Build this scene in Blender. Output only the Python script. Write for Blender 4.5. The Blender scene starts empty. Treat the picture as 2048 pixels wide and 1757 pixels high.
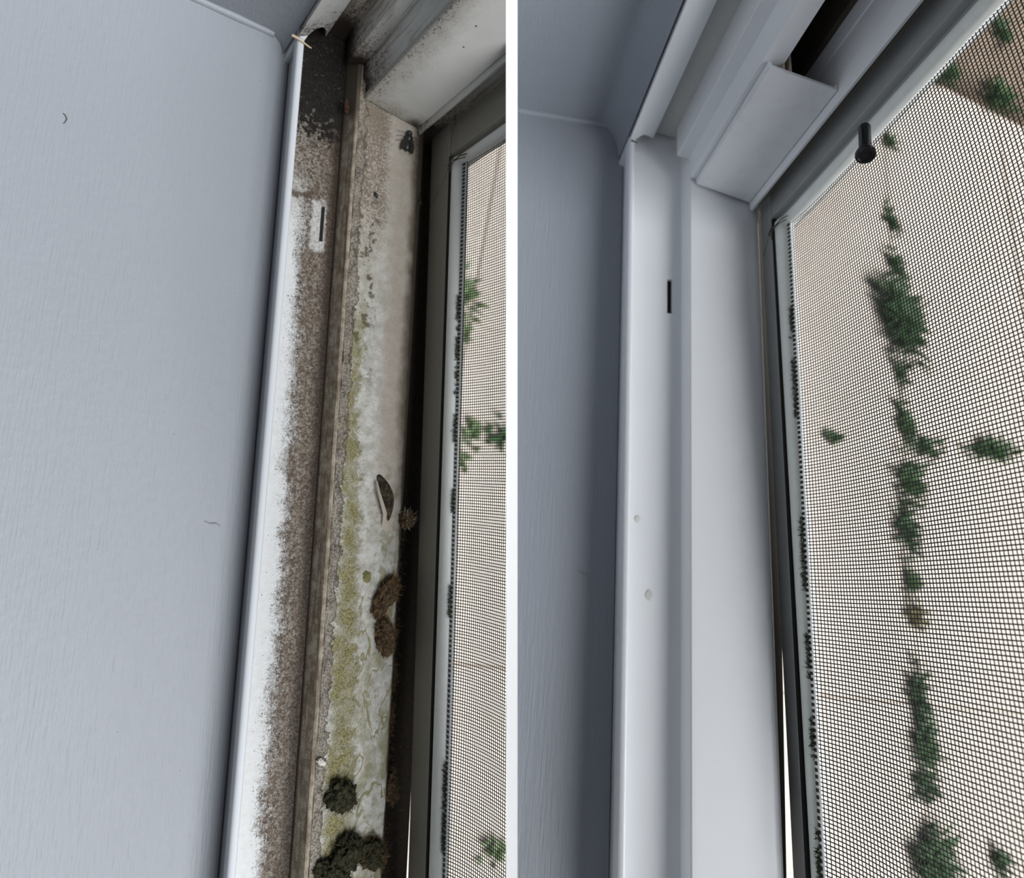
import bpy, bmesh, math, random
from math import sin, cos, pi, exp, hypot
from mathutils import Vector, Matrix, noise as mn

# ------------------------------------------------------------------ camera, sky, sun, exposure
FPX, PX, PY, W, HH = 1200.0, 1024.0, 750.0, 2048, 1757
def M3(r): return Matrix(r)
# axes of the two window corners (columns: along the sill, outward, up) seen from the camera (x right, y down, z forward)
RL = M3(((-0.02037368, 0.78122676, 0.62391479), (0.98680932, 0.11595519, -0.11296793), (-0.16059973, 0.61338336, -0.77328428)))
RR = M3(((-0.09343747, 0.9898686, 0.10690928), (0.93240624, 0.12465196, -0.33923517), (-0.34912469, 0.06798561, -0.93460682)))
CL = Vector((-0.11798, -0.18484667, 0.34))
SR = 1.2
CR = Vector((0.0735, -0.1359, 0.36)) * SR
CAM_H = 2.0
zc = (RL.col[2] + RR.col[2]).normalized()
xc = (Vector((1, 0, 0)) - zc * zc.x).normalized()
yc = zc.cross(xc)
A = Matrix((xc, yc, zc))                      # camera axes -> world axes
CAM = Vector((0, 0, CAM_H))
def wpt(p): return A @ p + CAM
def frame(R, C):
    m = (A @ R).to_4x4(); m.translation = wpt(C); return m

sc = bpy.context.scene
C = sc.collection
cam_d = bpy.data.cameras.new('camera'); cam = bpy.data.objects.new('camera', cam_d); C.objects.link(cam)
cam_d.sensor_fit = 'HORIZONTAL'; cam_d.sensor_width = 36.0
cam_d.lens = 36.0 * FPX / W
cam_d.shift_y = -(HH / 2 - PY) / W
cam_d.clip_start = 0.01; cam_d.clip_end = 50
cm = (A @ Matrix(((1, 0, 0), (0, -1, 0), (0, 0, -1)))).to_4x4(); cm.translation = CAM
cam.matrix_world = cm
cam_d.dof.use_dof = True; cam_d.dof.focus_distance = 0.28; cam_d.dof.aperture_fstop = 9.0
sc.camera = cam

world = bpy.data.worlds.new('overcast_sky'); sc.world = world; world.use_nodes = True
bg = world.node_tree.nodes['Background']
bg.inputs[0].default_value = (0.84, 0.91, 1.0, 1); bg.inputs[1].default_value = 0.085
sun_d = bpy.data.lights.new('hazy_sun', 'SUN'); sun = bpy.data.objects.new('hazy_sun', sun_d); C.objects.link(sun)
sun_d.energy = 5.0; sun_d.angle = math.radians(42); sun_d.color = (0.97, 0.985, 1.0)
ld = A @ Vector((0.71, 0.27, -0.65)).normalized()          # towards the light
sun.rotation_euler = ld.to_track_quat('Z', 'Y').to_euler(); sun.location = (0, 0, 4)
sc.view_settings.view_transform = 'Standard'; sc.view_settings.look = 'None'
sc.view_settings.exposure = 0.30; sc.view_settings.gamma = 1.0; sc.view_settings.use_curve_mapping = False

# ------------------------------------------------------------------ helpers
class Half:
    def __init__(s, R, Cc, S, side): s.R, s.C, s.S, s.side, s.m = R, Cc, S, side, frame(R, Cc)
    def cut(s):       # plane where the corner ends at the dividing strip, in local metres
        n = s.R.transposed() @ Vector((1, 0, 0)) * (1 if s.side < 0 else -1)
        p = s.R.transposed() @ (Vector((0.0009 * s.side, 0, 0.3)) - s.C)
        return p, n
L = Half(RL, CL, 1.0, -1); R = Half(RR, CR, SR, 1)

def sharp(me, ang=0.6):
    me.shade_smooth(); me.set_sharp_from_angle(angle=ang)
def link(name, me, m=None, parent=None, mat=None):
    o = bpy.data.objects.new(name, me); C.objects.link(o)
    if parent: o.parent = parent
    elif m is not None: o.matrix_world = m
    if mat and me: me.materials.append(mat)
    return o
def tag(o, label=None, cat=None, group=None, kind=None):
    if label: o['label'] = label
    if cat: o['category'] = cat
    if group: o['group'] = group
    if kind: o['kind'] = kind
    return o
def empty(name, m): 
    o = bpy.data.objects.new(name, None); C.objects.link(o); o.matrix_world = m; o.empty_display_size = .02; return o
def build(name, half, vs, fs, mat, parent=None, ang=0.6, clip=True):
    """one mesh from local millimetre coordinates (along, outward, up) of a window corner"""
    k = 0.001 * half.S
    me = bpy.data.meshes.new(name)
    me.from_pydata([(v[0] * k, v[1] * k, v[2] * k) for v in vs], [], fs)
    if clip:
        p, n = half.cut()
        if any((v.co - p).dot(n) > 0 for v in me.vertices):
            bm = bmesh.new(); bm.from_mesh(me)
            r = bmesh.ops.bisect_plane(bm, geom=bm.verts[:] + bm.edges[:] + bm.faces[:], plane_co=p, plane_no=n, clear_outer=True)
            es = [e for e in r['geom_cut'] if isinstance(e, bmesh.types.BMEdge)]
            if es and len(es) < 400:
                bmesh.ops.holes_fill(bm, edges=es, sides=0)
            bm.to_mesh(me); bm.free()
    bm = bmesh.new(); bm.from_mesh(me); bmesh.ops.recalc_face_normals(bm, faces=bm.faces); bm.to_mesh(me); bm.free()
    sharp(me, ang)
    return link(name, me, half.m, parent, mat)
def loft(*rings):
    n = len(rings[0]); vs = [p for r in rings for p in r]; fs = []
    for j in range(len(rings) - 1):
        for i in range(n):
            a, b = j * n + i, j * n + (i + 1) % n
            fs.append((a, b, b + n, a + n))
    fs.append(tuple(range(n))); fs.append(tuple(range((len(rings) - 1) * n, len(rings) * n)))
    return vs, fs
def grid(nx, ny, fn):
    vs = [fn(i / nx, j / ny) for j in range(ny + 1) for i in range(nx + 1)]
    fs = [(j * (nx + 1) + i, j * (nx + 1) + i + 1, (j + 1) * (nx + 1) + i + 1, (j + 1) * (nx + 1) + i) for j in range(ny) for i in range(nx)]
    return vs, fs
def tube(pts, rad, n=4, vs=None, fs=None, cap=True):
    vs = [] if vs is None else vs; fs = [] if fs is None else fs
    pts = [Vector(p) for p in pts]; b0 = len(vs)
    up = None
    for i, p in enumerate(pts):
        d = (pts[min(i + 1, len(pts) - 1)] - pts[max(i - 1, 0)]).normalized()
        if up is None: up = d.orthogonal().normalized()
        up = (up - d * up.dot(d)).normalized(); sd = d.cross(up)
        r = rad(i / (len(pts) - 1)) if callable(rad) else rad
        for k in range(n):
            a = 2 * pi * k / n + pi / 4
            vs.append(tuple(p + up * (cos(a) * r) + sd * (sin(a) * r)))
    for i in range(len(pts) - 1):
        for k in range(n):
            a, b = b0 + i * n + k, b0 + i * n + (k + 1) % n
            fs.append((a, b, b + n, a + n))
    if cap:
        fs.append(tuple(b0 + k for k in range(n))); e = b0 + (len(pts) - 1) * n; fs.append(tuple(e + k for k in range(n)))
    return vs, fs
def lin(ta, va, tb, vb): return lambda t: va + (vb - va) * (t - ta) / (tb - ta)
def nz(x, y, z=0.0): return mn.noise(Vector((x, y, z)))

# ------------------------------------------------------------------ materials
class G:
    def __init__(s, name, S=1.0, rough=.5, spec=.5):
        s.mat = bpy.data.materials.new(name); s.mat.use_nodes = True; s.nt = s.mat.node_tree
        s.b = s.nt.nodes['Principled BSDF']; s.b.inputs['Roughness'].default_value = rough; s.b.inputs['Specular IOR Level'].default_value = spec
        tc = s.nd('ShaderNodeTexCoord'); vm = s.nd('ShaderNodeVectorMath'); vm.operation = 'SCALE'; vm.inputs[3].default_value = 1000 / S
        s.nt.links.new(tc.outputs['Object'], vm.inputs[0]); s.v = vm.outputs[0]
        sp = s.nd('ShaderNodeSeparateXYZ'); s.nt.links.new(s.v, sp.inputs[0]); s.t, s.o, s.u = sp.outputs
    def nd(s, k): return s.nt.nodes.new(k)
    def put(s, sock, v):
        if isinstance(v, bpy.types.NodeSocket): s.nt.links.new(v, sock)
        elif isinstance(v, (tuple, list)) and len(v) == 3 and sock.type == 'RGBA': sock.default_value = (*v, 1)
        else: sock.default_value = v
    def m(s, op, a, b=0.0, c=0.0, clamp=False):
        n = s.nd('ShaderNodeMath'); n.operation = op; n.use_clamp = clamp
        for i, v in enumerate((a, b, c)): s.put(n.inputs[i], v)
        return n.outputs[0]
    def add(s, *a):
        r = a[0]
        for x in a[1:]: r = s.m('ADD', r, x)
        return r
    def mul(s, *a):
        r = a[0]
        for x in a[1:]: r = s.m('MULTIPLY', r, x)
        return r
    def mx(s, *a):
        r = a[0]
        for x in a[1:]: r = s.m('MAXIMUM', r, x)
        return r
    def inv(s, a): return s.m('SUBTRACT', 1.0, a)
    def ss(s, x, a, b):            # smooth step from a (0) to b (1)
        n = s.nd('ShaderNodeMapRange'); n.interpolation_type = 'SMOOTHSTEP'
        s.put(n.inputs['Value'], x)
        if a <= b: q = (a, b, 0., 1.)
        else: q = (b, a, 1., 0.)
        for k, w in zip(('From Min', 'From Max', 'To Min', 'To Max'), q): n.inputs[k].default_value = w
        return n.outputs[0]
    def vec(s, x, y, z=0.0):
        n = s.nd('ShaderNodeCombineXYZ')
        for i, v in enumerate((x, y, z)): s.put(n.inputs[i], v)
        return n.outputs[0]
    def noise(s, sc, det=3, v=None, rough=.55, dist=0.0):
        n = s.nd('ShaderNodeTexNoise'); n.inputs['Scale'].default_value = sc; n.inputs['Detail'].default_value = det
        n.inputs['Roughness'].default_value = rough; n.inputs['Distortion'].default_value = dist
        s.nt.links.new(v or s.v, n.inputs['Vector']); return n.outputs[0]
    def voro(s, sc, v=None, rnd=1.0):
        n = s.nd('ShaderNodeTexVoronoi'); n.inputs['Scale'].default_value = sc; n.inputs['Randomness'].default_value = rnd
        s.nt.links.new(v or s.v, n.inputs['Vector']); return n.outputs['Distance'], n.outputs['Color']
    def spots(s, sc, density, v=None, soft=.06):
        """irregular specks: density 0..1 (socket or number)"""
        d, c = s.voro(sc, v)
        sep = s.nd('ShaderNodeSeparateColor'); s.nt.links.new(c, sep.inputs[0])
        w = s.m('SUBTRACT', density, sep.outputs[0])           # some cells stay empty
        rad = s.m('MULTIPLY', s.m('MINIMUM', s.m('MAXIMUM', w, 0.0), 0.5), 0.95)
        rad = s.m('ADD', rad, s.m('MULTIPLY', s.m('SUBTRACT', s.noise(sc * 3.1, 2), .5), .28))
        on = s.m('GREATER_THAN', w, 0.0)
        return s.m('MULTIPLY', on, s.ss(s.m('SUBTRACT', rad, d), 0.0, soft))
    def sn(s, sc, det=3, v=None, dist=0.0):      # signed noise, about -1..1
        return s.m('MULTIPLY', s.m('SUBTRACT', s.noise(sc, det, v, dist=dist), .5), 4.2)
    def mott(s, sc, dens):                         # mottling, dens about -.2 (sparse) .. .6 (solid)
        return s.ss(s.m('ADD', s.noise(sc * .62, 9, rough=.78), s.m('MULTIPLY', dens, .4) if isinstance(dens, bpy.types.NodeSocket) else dens * .4), .585, .64)
    def mix(s, f, a, b):
        n = s.nd('ShaderNodeMix'); n.data_type = 'RGBA'
        s.put(n.inputs[0], f); s.put(n.inputs[6], a); s.put(n.inputs[7], b); return n.outputs[2]
    def bump(s, h, dist=.1, strength=1.0):
        n = s.nd('ShaderNodeBump'); n.inputs['Distance'].default_value = dist * .001; n.inputs['Strength'].default_value = strength
        s.put(n.inputs['Height'], h); s.nt.links.new(n.outputs[0], s.b.inputs['Normal'])
    def col(s, c): s.put(s.b.inputs['Base Color'], c); return s.mat
    def rough(s, r): s.put(s.b.inputs['Roughness'], r)

def m_plain(name, colr, S=1.0, rough=.45, var=.06, specks=.04, speck_col=(.06, .055, .05), sc=.45):
    g = G(name, S, rough)
    c = g.mix(g.noise(.03, 3), tuple(x * (1 - var) for x in colr), tuple(min(1, x * (1 + var)) for x in colr))
    if specks: c = g.mix(g.mul(g.spots(sc, specks), .85), c, speck_col)
    return g.col(c)

def m_paint(name, S, colr):
    g = G(name, S, .5, .35)
    sv = g.vec(g.m('MULTIPLY', g.t, .07), g.m('MULTIPLY', g.o, 1.0), g.m('MULTIPLY', g.u, .3))
    br = g.noise(.9, 4, sv)
    c = g.mix(g.noise(.012, 3), tuple(x * .96 for x in colr), tuple(x * 1.03 for x in colr))
    c = g.mix(g.mul(g.ss(br, .35, .8), .12), c, tuple(x * 1.08 for x in colr))
    c = g.mix(g.mul(g.spots(.26, .105), .9), c, (.08, .08, .08))
    c = g.mix(g.mul(g.spots(.42, .06), .9), c, (.07, .065, .06))
    g.bump(g.add(br, g.mul(g.noise(.25, 2), .5), g.mul(g.noise(2.2, 2), .15)), .42, .8)
    return g.col(c)

PVC = (.85, .87, .90)
def m_pvc(name, S, specks=.03, dirt=0.0):
    g = G(name, S, .32, .5)
    c = g.mix(g.noise(.03, 2), tuple(x * .97 for x in PVC), PVC)
    c = g.mix(g.mul(g.spots(.28, specks), .8), c, (.10, .085, .07))
    if dirt:
        c = g.mix(g.mul(g.ss(g.noise(.12, 4), .45, .75), dirt), c, (.36, .32, .26))
    return g.col(c)

def m_floor_dirty():
    g = G('mouldy_track', 1.0, .6, .3)
    t, o = g.t, g.o
    n2 = g.noise(.35, 5); w = g.sn(.07, 4); w2 = g.sn(.3, 4)
    base = g.mix(n2, (.45, .45, .435), (.55, .565, .58))
    # where the dirt lies: whole width near the corner, further on only towards the step
    edge = g.add(o, g.mul(w, 3.0), g.mul(w2, 1.2), g.mul(g.ss(t, 110, 330), -3.5))
    cor = g.ss(g.add(t, g.mul(w, 10)), 118, 62)
    film = g.mx(g.ss(edge, 9, 17), g.mul(cor, .8))
    c = g.mix(g.mul(film, .80), base, g.mix(n2, (.135, .115, .078), (.285, .255, .19)))
    dens = g.mx(g.mul(g.ss(edge, 2, 14), .8), g.mul(cor, .75))
    c = g.mix(g.mul(g.mott(2.3, g.add(g.mul(dens, .55), -.12)), .75), c, (.14, .105, .078))
    c = g.mix(g.mul(g.mott(1.0, g.add(g.mul(dens, .6), -.2)), .9), c, (.075, .052, .037))
    c = g.mix(g.mul(g.spots(.55, g.add(.20, g.mul(dens, .15))), .95), c, (.055, .04, .03))
    # runs of dirt along the track
    sk = g.ss(g.noise(.55, 5, g.vec(g.mul(t, .11), o, 0.0)), .52, .62)
    c = g.mix(g.mul(sk, g.ss(edge, 8, 12), g.ss(edge, 23, 16), g.ss(t, 108, 130), .75), c, (.135, .095, .066))
    # tide line
    ln = g.m('ABSOLUTE', g.add(t, -84.0, g.mul(w2, 2.0), g.mul(o, .25)))
    c = g.mix(g.mul(g.ss(ln, 2.4, 1.0), g.ss(o, 19, 15), .92), c, (.085, .06, .042))
    # clean halo around the slot
    hal = g.mul(g.ss(g.m('ABSOLUTE', g.add(t, -98, g.mul(w2, 3))), 17, 12), g.ss(g.m('ABSOLUTE', g.add(o, -19, w2)), 5.2, 3.4))
    c = g.mix(g.mul(hal, .6), c, (.66, .665, .66))
    # dirt packed against the step
    c = g.mix(g.ss(g.add(o, g.mul(w, 1.0)), 20.5, 27.4), c, (.045, .031, .021))
    # black mould in the corner
    k = g.ss(g.add(t, g.mul(w, 8), g.mul(w2, 5), g.mul(o, -.25)), 27, 12)
    blk = g.mott(.62, g.add(g.mul(g.ss(t, 78, 14), .95), -.30))
    c = g.mix(g.mx(g.mul(k, .95), g.mul(blk, g.ss(t, 90, 50))), c, (.009, .0075, .006))
    c = g.mix(g.mul(g.mott(1.2, -.02), g.ss(t, 34, 12), .6), c, (.24, .215, .18))
    g.bump(g.add(blk, n2, g.mott(1.5, g.add(g.mul(dens, .62), -.12))), .35, .7)
    return g.col(c)

def m_step_dirty():
    g = G('grimy_step', 1.0, .7, .2)
    n = g.noise(.22, 5); n2 = g.noise(1.1, 3)
    c = g.mix(g.ss(n, .35, .65), (.20, .165, .12), (.36, .315, .25))
    c = g.mix(g.mul(g.ss(g.noise(.5, 5, g.vec(g.mul(g.t, .1), g.o, g.u)), .5, .62), .7), c, (.125, .09, .064))
    c = g.mix(g.mul(g.mott(1.2, .05), .7), c, (.10, .07, .05))
    c = g.mix(g.ss(g.add(g.t, g.mul(g.sn(.1, 3), 8)), 42, 20), c, (.085, .068, .052))
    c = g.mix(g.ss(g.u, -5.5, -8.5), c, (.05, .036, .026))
    g.bump(n2, .5, .8)
    return g.col(c)

def m_wide_dirty():
    g = G('mossy_sill', 1.0, .72, .2)
    t, o = g.t, g.o
    n2 = g.noise(.22, 5); n3 = g.noise(1.0, 4)
    w = g.sn(.035, 4); w2 = g.sn(.13, 4); w3 = g.sn(.5, 4)
    c = g.mix(g.ss(n2, .3, .7), (.36, .35, .31), (.54, .535, .505))
    c = g.mix(g.mul(g.mott(1.7, .02), .75), c, (.22, .19, .14))
    c = g.mix(g.mul(g.spots(.7, .26), .85), c, (.09, .07, .05))
    # pinkish beige film: right half down to the husks, whole width near the corner
    ed = g.add(o, g.mul(w, 3.5), g.mul(w2, 1.6))
    fr = g.mul(g.ss(ed, 54, 62), g.ss(g.add(t, g.mul(w, 20)), 290, 215))
    c = g.mix(g.mul(fr, .72), c, g.mix(n3, (.30, .25, .20), (.43, .37, .31)))
    fc = g.mul(g.ss(g.add(t, g.mul(w, 15)), 165, 60), g.ss(ed, 66, 50))
    c = g.mix(g.mul(fc, .75), c, g.mix(n3, (.27, .22, .17), (.50, .44, .37)))
    c = g.mix(g.mul(g.mott(1.3, g.add(g.mul(fc, .45), -.12)), g.mx(fc, .25), .8), c, (.12, .09, .065))
    fd = g.mul(g.ss(g.add(t, g.mul(w2, 6), g.mul(o, .35)), 72, 38), g.ss(ed, 57, 46))
    c = g.mix(g.mul(fd, .7), c, g.mix(n3, (.12, .095, .07), (.24, .20, .155)))
    # yellow green algae band beside the crust
    ctr = g.add(41.5, g.mul(w, 3.4), g.mul(g.ss(t, 190, 400), 5.0))
    hw = g.add(3.0, g.mul(g.ss(t, 200, 400), 3.4), g.mul(w2, 2.4))
    d = g.m('SUBTRACT', g.m('ABSOLUTE', g.m('SUBTRACT', o, ctr)), hw)
    al = g.mul(g.ss(g.add(d, g.mul(w3, 3.4), g.mul(g.sn(1.4, 3), 1.6)), 4.4, -1.8), g.ss(g.add(t, g.mul(w, 35), g.mul(w2, 25)), 90, 190))
    al = g.mul(al, g.add(.72, g.mul(g.ss(g.add(w2, g.mul(w3, .6)), -.5, .25), .28)))
    gc = g.mix(g.ss(g.noise(1.7, 4), .38, .62), (.07, .058, .014), (.29, .26, .11))
    c = g.mix(g.mul(al, .92), c, gc)
    far = g.mul(g.mott(1.1, .06), g.ss(d, 18, 1), g.ss(t, 90, 200), .7)
    c = g.mix(far, c, (.27, .24, .085))
    # dark moss patches on the upper part
    mp = g.mul(g.ss(g.add(w2, g.mul(w3, .35)), .28, .62), g.ss(o, 56, 48), g.ss(t, 60, 95), g.ss(t, 230, 150))
    c = g.mix(g.mul(mp, .9), c, (.105, .085, .05))
    # olive tide outlines and stains on the lower part
    f = g.noise(.06, 4, g.vec(g.mul(t, .5), o, 0.0), dist=.7)
    out = g.ss(g.m('ABSOLUTE', g.m('SUBTRACT', f, .5)), .030, .008)
    c = g.mix(g.mul(out, g.ss(t, 225, 320), g.ss(o, 48, 54), .9), c, (.20, .185, .085))
    c = g.mix(g.mul(g.ss(f, .54, .60), g.ss(o, 52, 58), g.ss(t, 300, 350), .5), c, (.25, .235, .13))
    gr = g.mul(g.ss(g.add(w2, .1), .2, .6), g.ss(o, 56, 61), g.ss(t, 215, 250), .7)
    c = g.mix(gr, c, (.22, .21, .12))
    # grey crust beside the step
    cr = g.ss(g.add(o, g.mul(w2, 2.6), g.mul(w3, 1.2)), 39.4, 37.4)
    c = g.mix(g.mul(cr, .92), c, g.mix(g.ss(n3, .35, .62), (.095, .080, .062), (.30, .265, .22)))
    dl = g.ss(g.m('ABSOLUTE', g.add(o, -38.4, g.mul(w2, 2.6), g.mul(w3, 1.2))), .8, .2)
    c = g.mix(g.mul(dl, .8), c, (.06, .05, .036))
    # darker brown towards the outer edge
    c = g.mix(g.mul(g.ss(g.add(o, g.mul(w, 1.5), g.mul(w2, 1.2)), 67.5, 74.5), g.ss(t, 330, 200), .9), c, (.075, .058, .040))
    c = g.mix(g.ss(g.add(o, g.mul(w2, .8)), 73.6, 75.6), c, (.045, .035, .025))
    g.bump(g.add(n3, g.mul(n2, 2.0), al, mp), .6, .9)
    return g.col(c)

def m_trench():
    g = G('black_grime', 1.0, .85, .15)
    n = g.noise(.6, 5)
    c = g.mix(n, (.006, .005, .004), (.022, .016, .011))
    c = g.mix(g.mul(g.spots(.5, .3), g.ss(g.noise(.05, 3), .5, .62), .8), c, (.16, .075, .03))
    g.bump(n, 1.2, 1.0)
    return g.col(c)

def m_jamb_dirty(name, heavy):
    g = G(name, 1.0, .5, .35)
    n2 = g.noise(.6, 4); w = g.sn(.1, 4); w2 = g.sn(.35, 4)
    c = g.mix(n2, (.53, .53, .50), (.64, .645, .63))
    reach = 34 + 70 * heavy
    a = g.ss(g.add(g.u, g.mul(w, 8), g.mul(w2, 4)), reach, 2)
    c = g.mix(g.mul(a, .25 + .6 * heavy), c, g.mix(n2, (.14, .11, .082), (.33, .28, .225)))
    c = g.mix(g.mul(g.mott(.9, g.add(g.mul(a, .5), -.24)), .88), c, (.06, .045, .034))
    c = g.mix(g.mul(g.spots(.22, .10), .85), c, (.07, .055, .045))
    if heavy > .3:      # dirt caught along the edges
        sk = g.ss(g.noise(.45, 5, g.vec(g.t, g.o, g.mul(g.u, .10))), .50, .66)
        c = g.mix(g.mul(sk, .85 if heavy > .8 else .55, g.ss(g.u, 120, 20)), c, (.11, .08, .055))
        c = g.mix(g.ss(g.add(g.u, g.mul(w, 3), g.mul(w2, 2)), 9 + 12 * heavy, 4), c, (.028, .021, .016))
    return g.col(c)

def m_cover_dirty():
    g = G('specked_cover', 1.0, .45, .4)
    w = g.sn(.1, 4); w2 = g.sn(.4, 4); n2 = g.noise(.05, 3)
    c = g.mix(n2, (.55, .545, .515), (.64, .635, .61))
    e = g.m('MINIMUM', g.m('SUBTRACT', g.u, 3.7), g.m('SUBTRACT', g.o, 36.4))
    a = g.ss(g.add(e, g.mul(w, 3.5), g.mul(w2, 2.5)), 17, 0)
    c = g.mix(g.mul(a, .55), c, (.33, .29, .235))
    c = g.mix(g.mul(g.mott(1.1, g.add(g.mul(a, .38), -.22)), .85), c, (.07, .053, .04))
    c = g.mix(g.mul(g.spots(.16, .12), .9), c, (.06, .05, .04))
    k = g.mul(g.ss(g.add(g.u, g.mul(w2, 2)), 13, 5), g.ss(g.add(g.o, g.mul(w2, 1.5)), 61, 69))
    c = g.mix(g.mul(k, .9), c, (.03, .024, .018))
    return g.col(c)

def m_screen(name, S, colr, dirt):
    g = G(name, S, .5, .3)
    n = g.noise(.2, 4)
    c = g.mix(n, tuple(x * .9 for x in colr), tuple(x * 1.06 for x in colr))
    c = g.mix(g.mul(g.spots(.22, dirt), .85), c, (.05, .045, .035))
    return g.col(c)
def m_bead(name, S):
    g = G(name, S, .42, .4)
    g.b.inputs['Subsurface Weight'].default_value = .7; g.b.inputs['Subsurface Radius'].default_value = (1, 1, 1); g.b.inputs['Subsurface Scale'].default_value = .004
    c = g.mix(g.noise(.3, 3), (.82, .84, .80), (.92, .94, .91))
    c = g.mix(g.mul(g.spots(.25, .05), .8), c, (.12, .11, .08))
    return g.col(c)

M = {}
M['paint_l'] = m_paint('blue_grey_paint_toned_down', 1.0, (.222, .237, .26))  # same paint, darkened in colour to offset the stronger sun on this board
M['paint_r'] = m_paint('blue_grey_paint', SR, (.35, .375, .415))
M['pvc_lip_l'] = m_plain('white_lip_toned_down', (.50, .52, .55), 1.0, .65, .03, .03)  # white vinyl with its colour lowered to balance the stronger sun here
M['pvc_r'] = m_pvc('white_vinyl', SR, .02)
M['pvc_r3'] = m_plain('grimy_shaded_channel', (.50, .50, .475), SR, .5, .12, .10, (.10, .085, .06))  # grime tone, darkened further in colour for the shade inside the channel
M['pvc_r2'] = m_pvc('white_vinyl_dusty', SR, .06, .10)
M['floor_l'] = m_floor_dirty(); M['step_l'] = m_step_dirty(); M['wide_l'] = m_wide_dirty(); M['trench'] = m_trench()
M['jl0'] = m_jamb_dirty('jamb_clean_dust', .03); M['jl4'] = m_jamb_dirty('rail_dust', .2); M['jl1'] = m_jamb_dirty('jamb_mouldy', 1.0); M['jl2'] = m_jamb_dirty('jamb_grimy', .6); M['jl3'] = m_cover_dirty()
M['scr_l'] = m_screen('beige_grey_aluminium', 1.0, (.36, .345, .295), .10)
M['scr_r'] = m_screen('grey_aluminium', SR, (.41, .425, .42), .03)
M['bead_l'] = m_bead('white_spline', 1.0); M['bead_r'] = m_bead('white_spline_clean', SR)
M['wire'] = m_plain('charcoal_fibreglass', (.022, .021, .02), 1, .6, .1, 0)
M['gap'] = m_plain('gap_shade_grey', (.035, .032, .028), SR, .9, .3, 0)  # dark grey painted in for the shade in the gaps beside the screen
M['dark'] = m_plain('recess_shade_black', (.012, .011, .010), 1, .9, .1, 0)  # near-black colour stands in for shade inside the slot and the groove
M['brown'] = m_plain('dark_brown_cavity', (.075, .055, .036), SR, .8, .3, 0)  # one dark brown for the deep cavity and its side
M['white'] = m_plain('white_lacquer', (.95, .95, .95), 1, .5, .005, 0)
M['rib'] = m_plain('yellowed_vinyl', (.52, .44, .36), SR, .5, .08, 0)

# ------------------------------------------------------------------ the setting: dividing strip, painted reveals
d0, d1 = .228, .248
x0, x1 = (1012 - PX) / FPX * d0, (1035 - PX) / FPX * d0
me = bpy.data.meshes.new('trim_1')
rings = []
for y in (-.34, .40):
    rings.append([A @ Vector(p) for p in ((x0, y, d0), (x1, y, d0), (x1, y, d1), (x0, y, d1))])
vs, fs = loft(*rings)
me.from_pydata([tuple(v) for v in vs], [], fs)
bm = bmesh.new(); bm.from_mesh(me); bmesh.ops.recalc_face_normals(bm, faces=bm.faces); bm.to_mesh(me); bm.free()
o = link('trim_1', me, Matrix.Translation(CAM), None, M['white'])
tag(o, 'narrow white dividing strip standing between the dirty and the clean window corner', 'divider', kind='structure')

me = bpy.data.meshes.new('trim_2')
vs, fs = loft(*[[A @ Vector(p) for p in ((-.0007, y, .300), (.0007, y, .300), (.0007, y, .50), (-.0007, y, .50))] for y in (-.34, .46)])
me.from_pydata([tuple(v) for v in vs], [], fs)
bm = bmesh.new(); bm.from_mesh(me); bmesh.ops.recalc_face_normals(bm, faces=bm.faces); bm.to_mesh(me); bm.free()
o = link('trim_2', me, Matrix.Translation(CAM), None, M['paint_r'])
tag(o, 'thin blue-grey panel standing behind the dividing strip, between the two windows', 'divider', kind='structure')
def fillet(oa, ua, ob, ub, n=6):      # concave cove from flat to rising
    return [(oa + (ob - oa) * sin(pi / 2 * i / n), ua + (ub - ua) * (1 - cos(pi / 2 * i / n))) for i in range(n + 1)]
def painted(half, lip, tmax, omin, umax, ub, tw, jt, jo, mat, cove, nm, lab1, lab2):
    def ring(t):
        a = lip(t) - 4.0
        top = [(omin, ub)] + [(a - cove + (cove + 3.6) * i / 8, ub - 3.5 * (i / 8) ** 2) for i in range(9)] + [(a + 3.6, -40), (omin, -40)]
        return [(t, p[0], p[1]) for p in top]
    vs, fs = loft(ring(tw - 4), ring(tmax))
    o = build('wall_' + nm, half, vs, fs, mat, ang=.5)
    tag(o, lab1, 'wall', kind='structure')
    # the return at the top of the picture
    b = jo - .4; f = fillet(b - cove * 1.1, tw, b - 1.0, jt - 2.2, 9) + [(b - .7, jt - 2.8)]
    def ring2(u): return [(p[1], p[0], u) for p in [(omin, tw)] + f + [(b - .7, tw - 22), (omin, tw - 22)]]
    vs, fs = loft(ring2(ub - 3), ring2(umax))
    o = build('wall_' + nm + '_return', half, vs, fs, mat, ang=.5)
    tag(o, lab2, 'wall', kind='structure')
    # paint bead in the inner corner
    pts = [(tw + .2, omin + (jo - omin - cove * .7) * i / 30, ub + .2 + .35 * nz(i * .7, 3.1)) for i in range(31)]
    vs, fs = tube(pts, lambda s: 2.6 + .5 * nz(s * 14, 1.7), 10)
    build('paint_bead', half, vs, fs, mat, o, ang=1.5)

lipL = lin(62, .14, 420, .84); lipR = lin(51, .57, 357, 4.41)
painted(L, lipL, 560, -210, 150, -23.0, -18.0, -6.4, -3.3, M['paint_l'], 11, 'left', 'pale blue-grey painted board beside the mouldy window frame, brushed and lightly specked',
        'narrow painted return above the pale board, at the mouldy frame\'s end')
painted(R, lipR, 500, -190, 230, -20.0, -34, -6.7, -2.7, M['paint_r'], 14, 'right', 'blue-grey painted board beside the clean window frame',
        'blue-grey painted return above the board, at the clean frame\'s end')

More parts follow.
